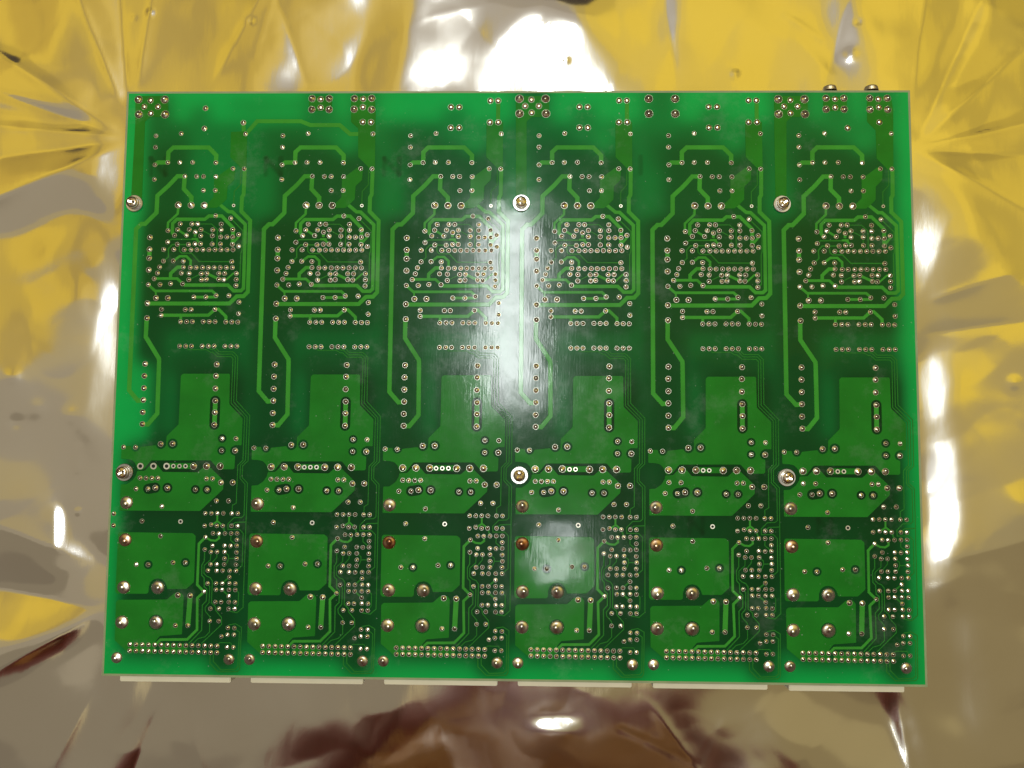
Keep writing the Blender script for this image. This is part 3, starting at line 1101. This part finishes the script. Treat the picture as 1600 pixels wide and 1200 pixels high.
head_me = screw_head_mesh()
wv, wf = lathe([(3.6e-3, 0), (3.57e-3, 0.6e-3), (3.4e-3, 0.72e-3), (1.6e-3, 0.68e-3)], 40)
flat_me = mesh('flat_washer', wv, wf, 'washer')
wv, wf = lathe([(2.45e-3, 0), (2.55e-3, 0.15e-3), (2.55e-3, 0.75e-3), (2.4e-3, 0.9e-3), (1.6e-3, 0.9e-3)], 40)
spring_me = mesh('spring_washer', wv, wf, 'steel')
sv, sf = lathe([(1.5e-3, 0), (1.5e-3, -0.010), (0, -0.0101)], 20)
shank_me = mesh('shank', sv, sf, 'steel')
for sx, sy in ((211.0, 318.5), (814.5, 318), (1221.5, 319.5), (195.5, 738), (811.5, 742.5), (1228.5, 746)):
    p = px(sx, sy)
    s = link('mounting_screw', head_me, board, (p[0], p[1], ZS + 0.00012 + 0.00158), rng.uniform(0, 1.5))
    link('flat_washer', flat_me, s, (0, 0, -0.00158))
    link('spring_washer', spring_me, s, (0, 0, -0.00088))
    link('shank', shank_me, s, (0, 0, 0))

# ---- connectors under the lower edge --------------------------------------------------------------
for xa, xb, yy in ((187, 360, 1068), (391.5, 567, 1070.5), (600, 777, 1073), (809, 987, 1075.5), (1020.5, 1199.5, 1079), (1233, 1413.5, 1083)):
    zt = ZB - 0.0022
    a = px_at(xa, yy - 4.0, zt)
    b = px_at(xb, yy - 1.0, zt)
    ye = min(a[1], b[1])
    bm = box(a[0], b[0], ye, ye + 0.013, -0.0125, -0.0022, 0.0003)
    c = link('pin_header', bm_mesh('pin_header', bm, 'cream'), board)

# ---- terminal screws at the upper edge -------------------------------------------------------------
for sx in (1295, 1359.5):
    zt = ZB - 0.0052
    p = px_at(sx, 141, zt)
    yb = BH / 2
    blk = link('terminal_block', bm_mesh('terminal_block', box(p[0] - 0.005, p[0] + 0.005, yb - 0.010, yb - 0.0012, -0.0148, -0.0017, 0.0003), 'black'), board)
    V, F = lathe([(3.0e-3, 0.0), (3.0e-3, 0.5e-3), (2.7e-3, 0.5e-3), (2.8e-3, 0.55e-3), (2.8e-3, 1.3e-3), (2.5e-3, 1.9e-3), (1.6e-3, 2.35e-3), (0.6e-3, 2.5e-3), (0, 2.5e-3)], 32)
    V = [(x, z, -y) for x, y, z in V]
    s = link('terminal_screw', mesh('terminal_screw', V, F, 'brass', False), blk, (p[0], yb + 0.0015, -0.0044))
    V, F = lathe([(1.6e-3, 0.0), (1.6e-3, -4.0e-3)], 16)
    V = [(x, z, -y) for x, y, z in V]
    link('shank', mesh('shank', V, F, 'steel'), blk, (p[0], yb + 0.0024, -0.0044))


# ------------------------------------------------------------------ the photographer, mirrored in the film's lower side
M['shirt'] = mat_plain('maroon_cotton', (0.27, 0.048, 0.034), 0.85, 0.25, 30, 4e-4)
M['skin'] = mat_plain('skin', (0.60, 0.27, 0.085), 0.5, 0.08, 40, 1e-4)
M['hair'] = mat_plain('dark_hair', (0.020, 0.012, 0.010), 0.5, 0.3, 200, 3e-4)


def seg_near(c):
    """is a face of the body on a forearm or hand"""
    x = abs(c.x)
    t_ = max(0.0, min(1.0, (0.31 - x) / 0.27))
    return math.hypot(c.y - (-0.42 + t_ * 0.09), c.z - (0.37 + t_ * 0.08)) < 0.075


def person():
    V, E, R = [], [], []

    def v(p, r, frm=None):
        V.append(p)
        R.append(r)
        if frm is not None:
            E.append((frm, len(V) - 1))
        return len(V) - 1
    pel = v((0, -0.64, 0.06), (0.17, 0.12))
    bel = v((0, -0.58, 0.26), (0.17, 0.115), pel)
    che = v((0, -0.46, 0.47), (0.185, 0.12), bel)
    upp = v((0, -0.40, 0.62), (0.16, 0.10), che)
    nck = v((0, -0.375, 0.72), (0.06, 0.06), upp)
    jaw = v((0, -0.345, 0.775), (0.066, 0.075), nck)
    hd = v((0, -0.335, 0.85), (0.078, 0.095), jaw)
    v((0, -0.335, 0.925), (0.06, 0.07), hd)
    for s_ in (-1, 1):
        sh = v((s_ * 0.21, -0.39, 0.61), (0.075, 0.075), upp)
        el = v((s_ * 0.31, -0.42, 0.37), (0.047, 0.047), sh)
        ys = -0.345 if s_ < 0 else -0.315
        wr = v((s_ * 0.125, ys - 0.015, 0.435), (0.031, 0.027), el)
        pm = v((s_ * 0.075, ys, 0.445), (0.022, 0.038), wr)
        for i in range(4):
            z_ = 0.418 + 0.0195 * i
            k = v((s_ * 0.040, ys + 0.004, z_), (0.0095, 0.0095), pm)
            L = (0.030, 0.042, 0.044, 0.036)[i]
            k2 = v((s_ * (0.040 - L * 0.7), ys + 0.012, z_ - 0.002), (0.0085, 0.0085), k)
            v((s_ * (0.040 - L * 1.35), ys + 0.004, z_ - 0.006), (0.007, 0.007), k2)
        th = v((s_ * 0.070, ys + 0.012, 0.490), (0.011, 0.011), pm)
        v((s_ * 0.040, ys + 0.020, 0.512), (0.009, 0.009), th)
    me = bpy.data.meshes.new('person')
    me.from_pydata(V, E, [])
    o = bpy.data.objects.new('person_rig', me)
    C.objects.link(o)
    sk = o.modifiers.new('skin', 'SKIN')
    sk.use_smooth_shade = True
    if not me.skin_vertices:
        bpy.context.view_layer.objects.active = o
    for sv, r in zip(me.skin_vertices[0].data, R):
        sv.radius = r
    me.skin_vertices[0].data[0].use_root = True
    sb = o.modifiers.new('sub', 'SUBSURF')
    sb.levels = sb.render_levels = 2
    dg = bpy.context.evaluated_depsgraph_get()
    out = bpy.data.meshes.new_from_object(o.evaluated_get(dg))
    bpy.data.objects.remove(o)
    out.materials.clear()
    for m_ in ('shirt', 'skin', 'hair'):
        out.materials.append(M[m_])
    for p in out.polygons:
        c = p.center
        p.use_smooth = True
        if c.z > 0.745 and abs(c.x) < 0.12:
            p.material_index = 2 if (c.z > 0.87 or c.y < -0.375) else 1
        elif c.z > 0.70 and abs(c.x) < 0.07:
            p.material_index = 1
        elif c.z < 0.54 and c.y > -0.425 + 0.12 * max(0.0, 0.25 - abs(c.x)) and abs(c.x) < 0.265 and (c.y > -0.37 or abs(c.x) > 0.13) and seg_near(c):
            p.material_index = 1
        else:
            p.material_index = 0
    b = link('person', out)
    b['label'] = 'person in a maroon shirt leaning over the table, seen mirrored in the film'
    b['category'] = 'person'
    return b


person()
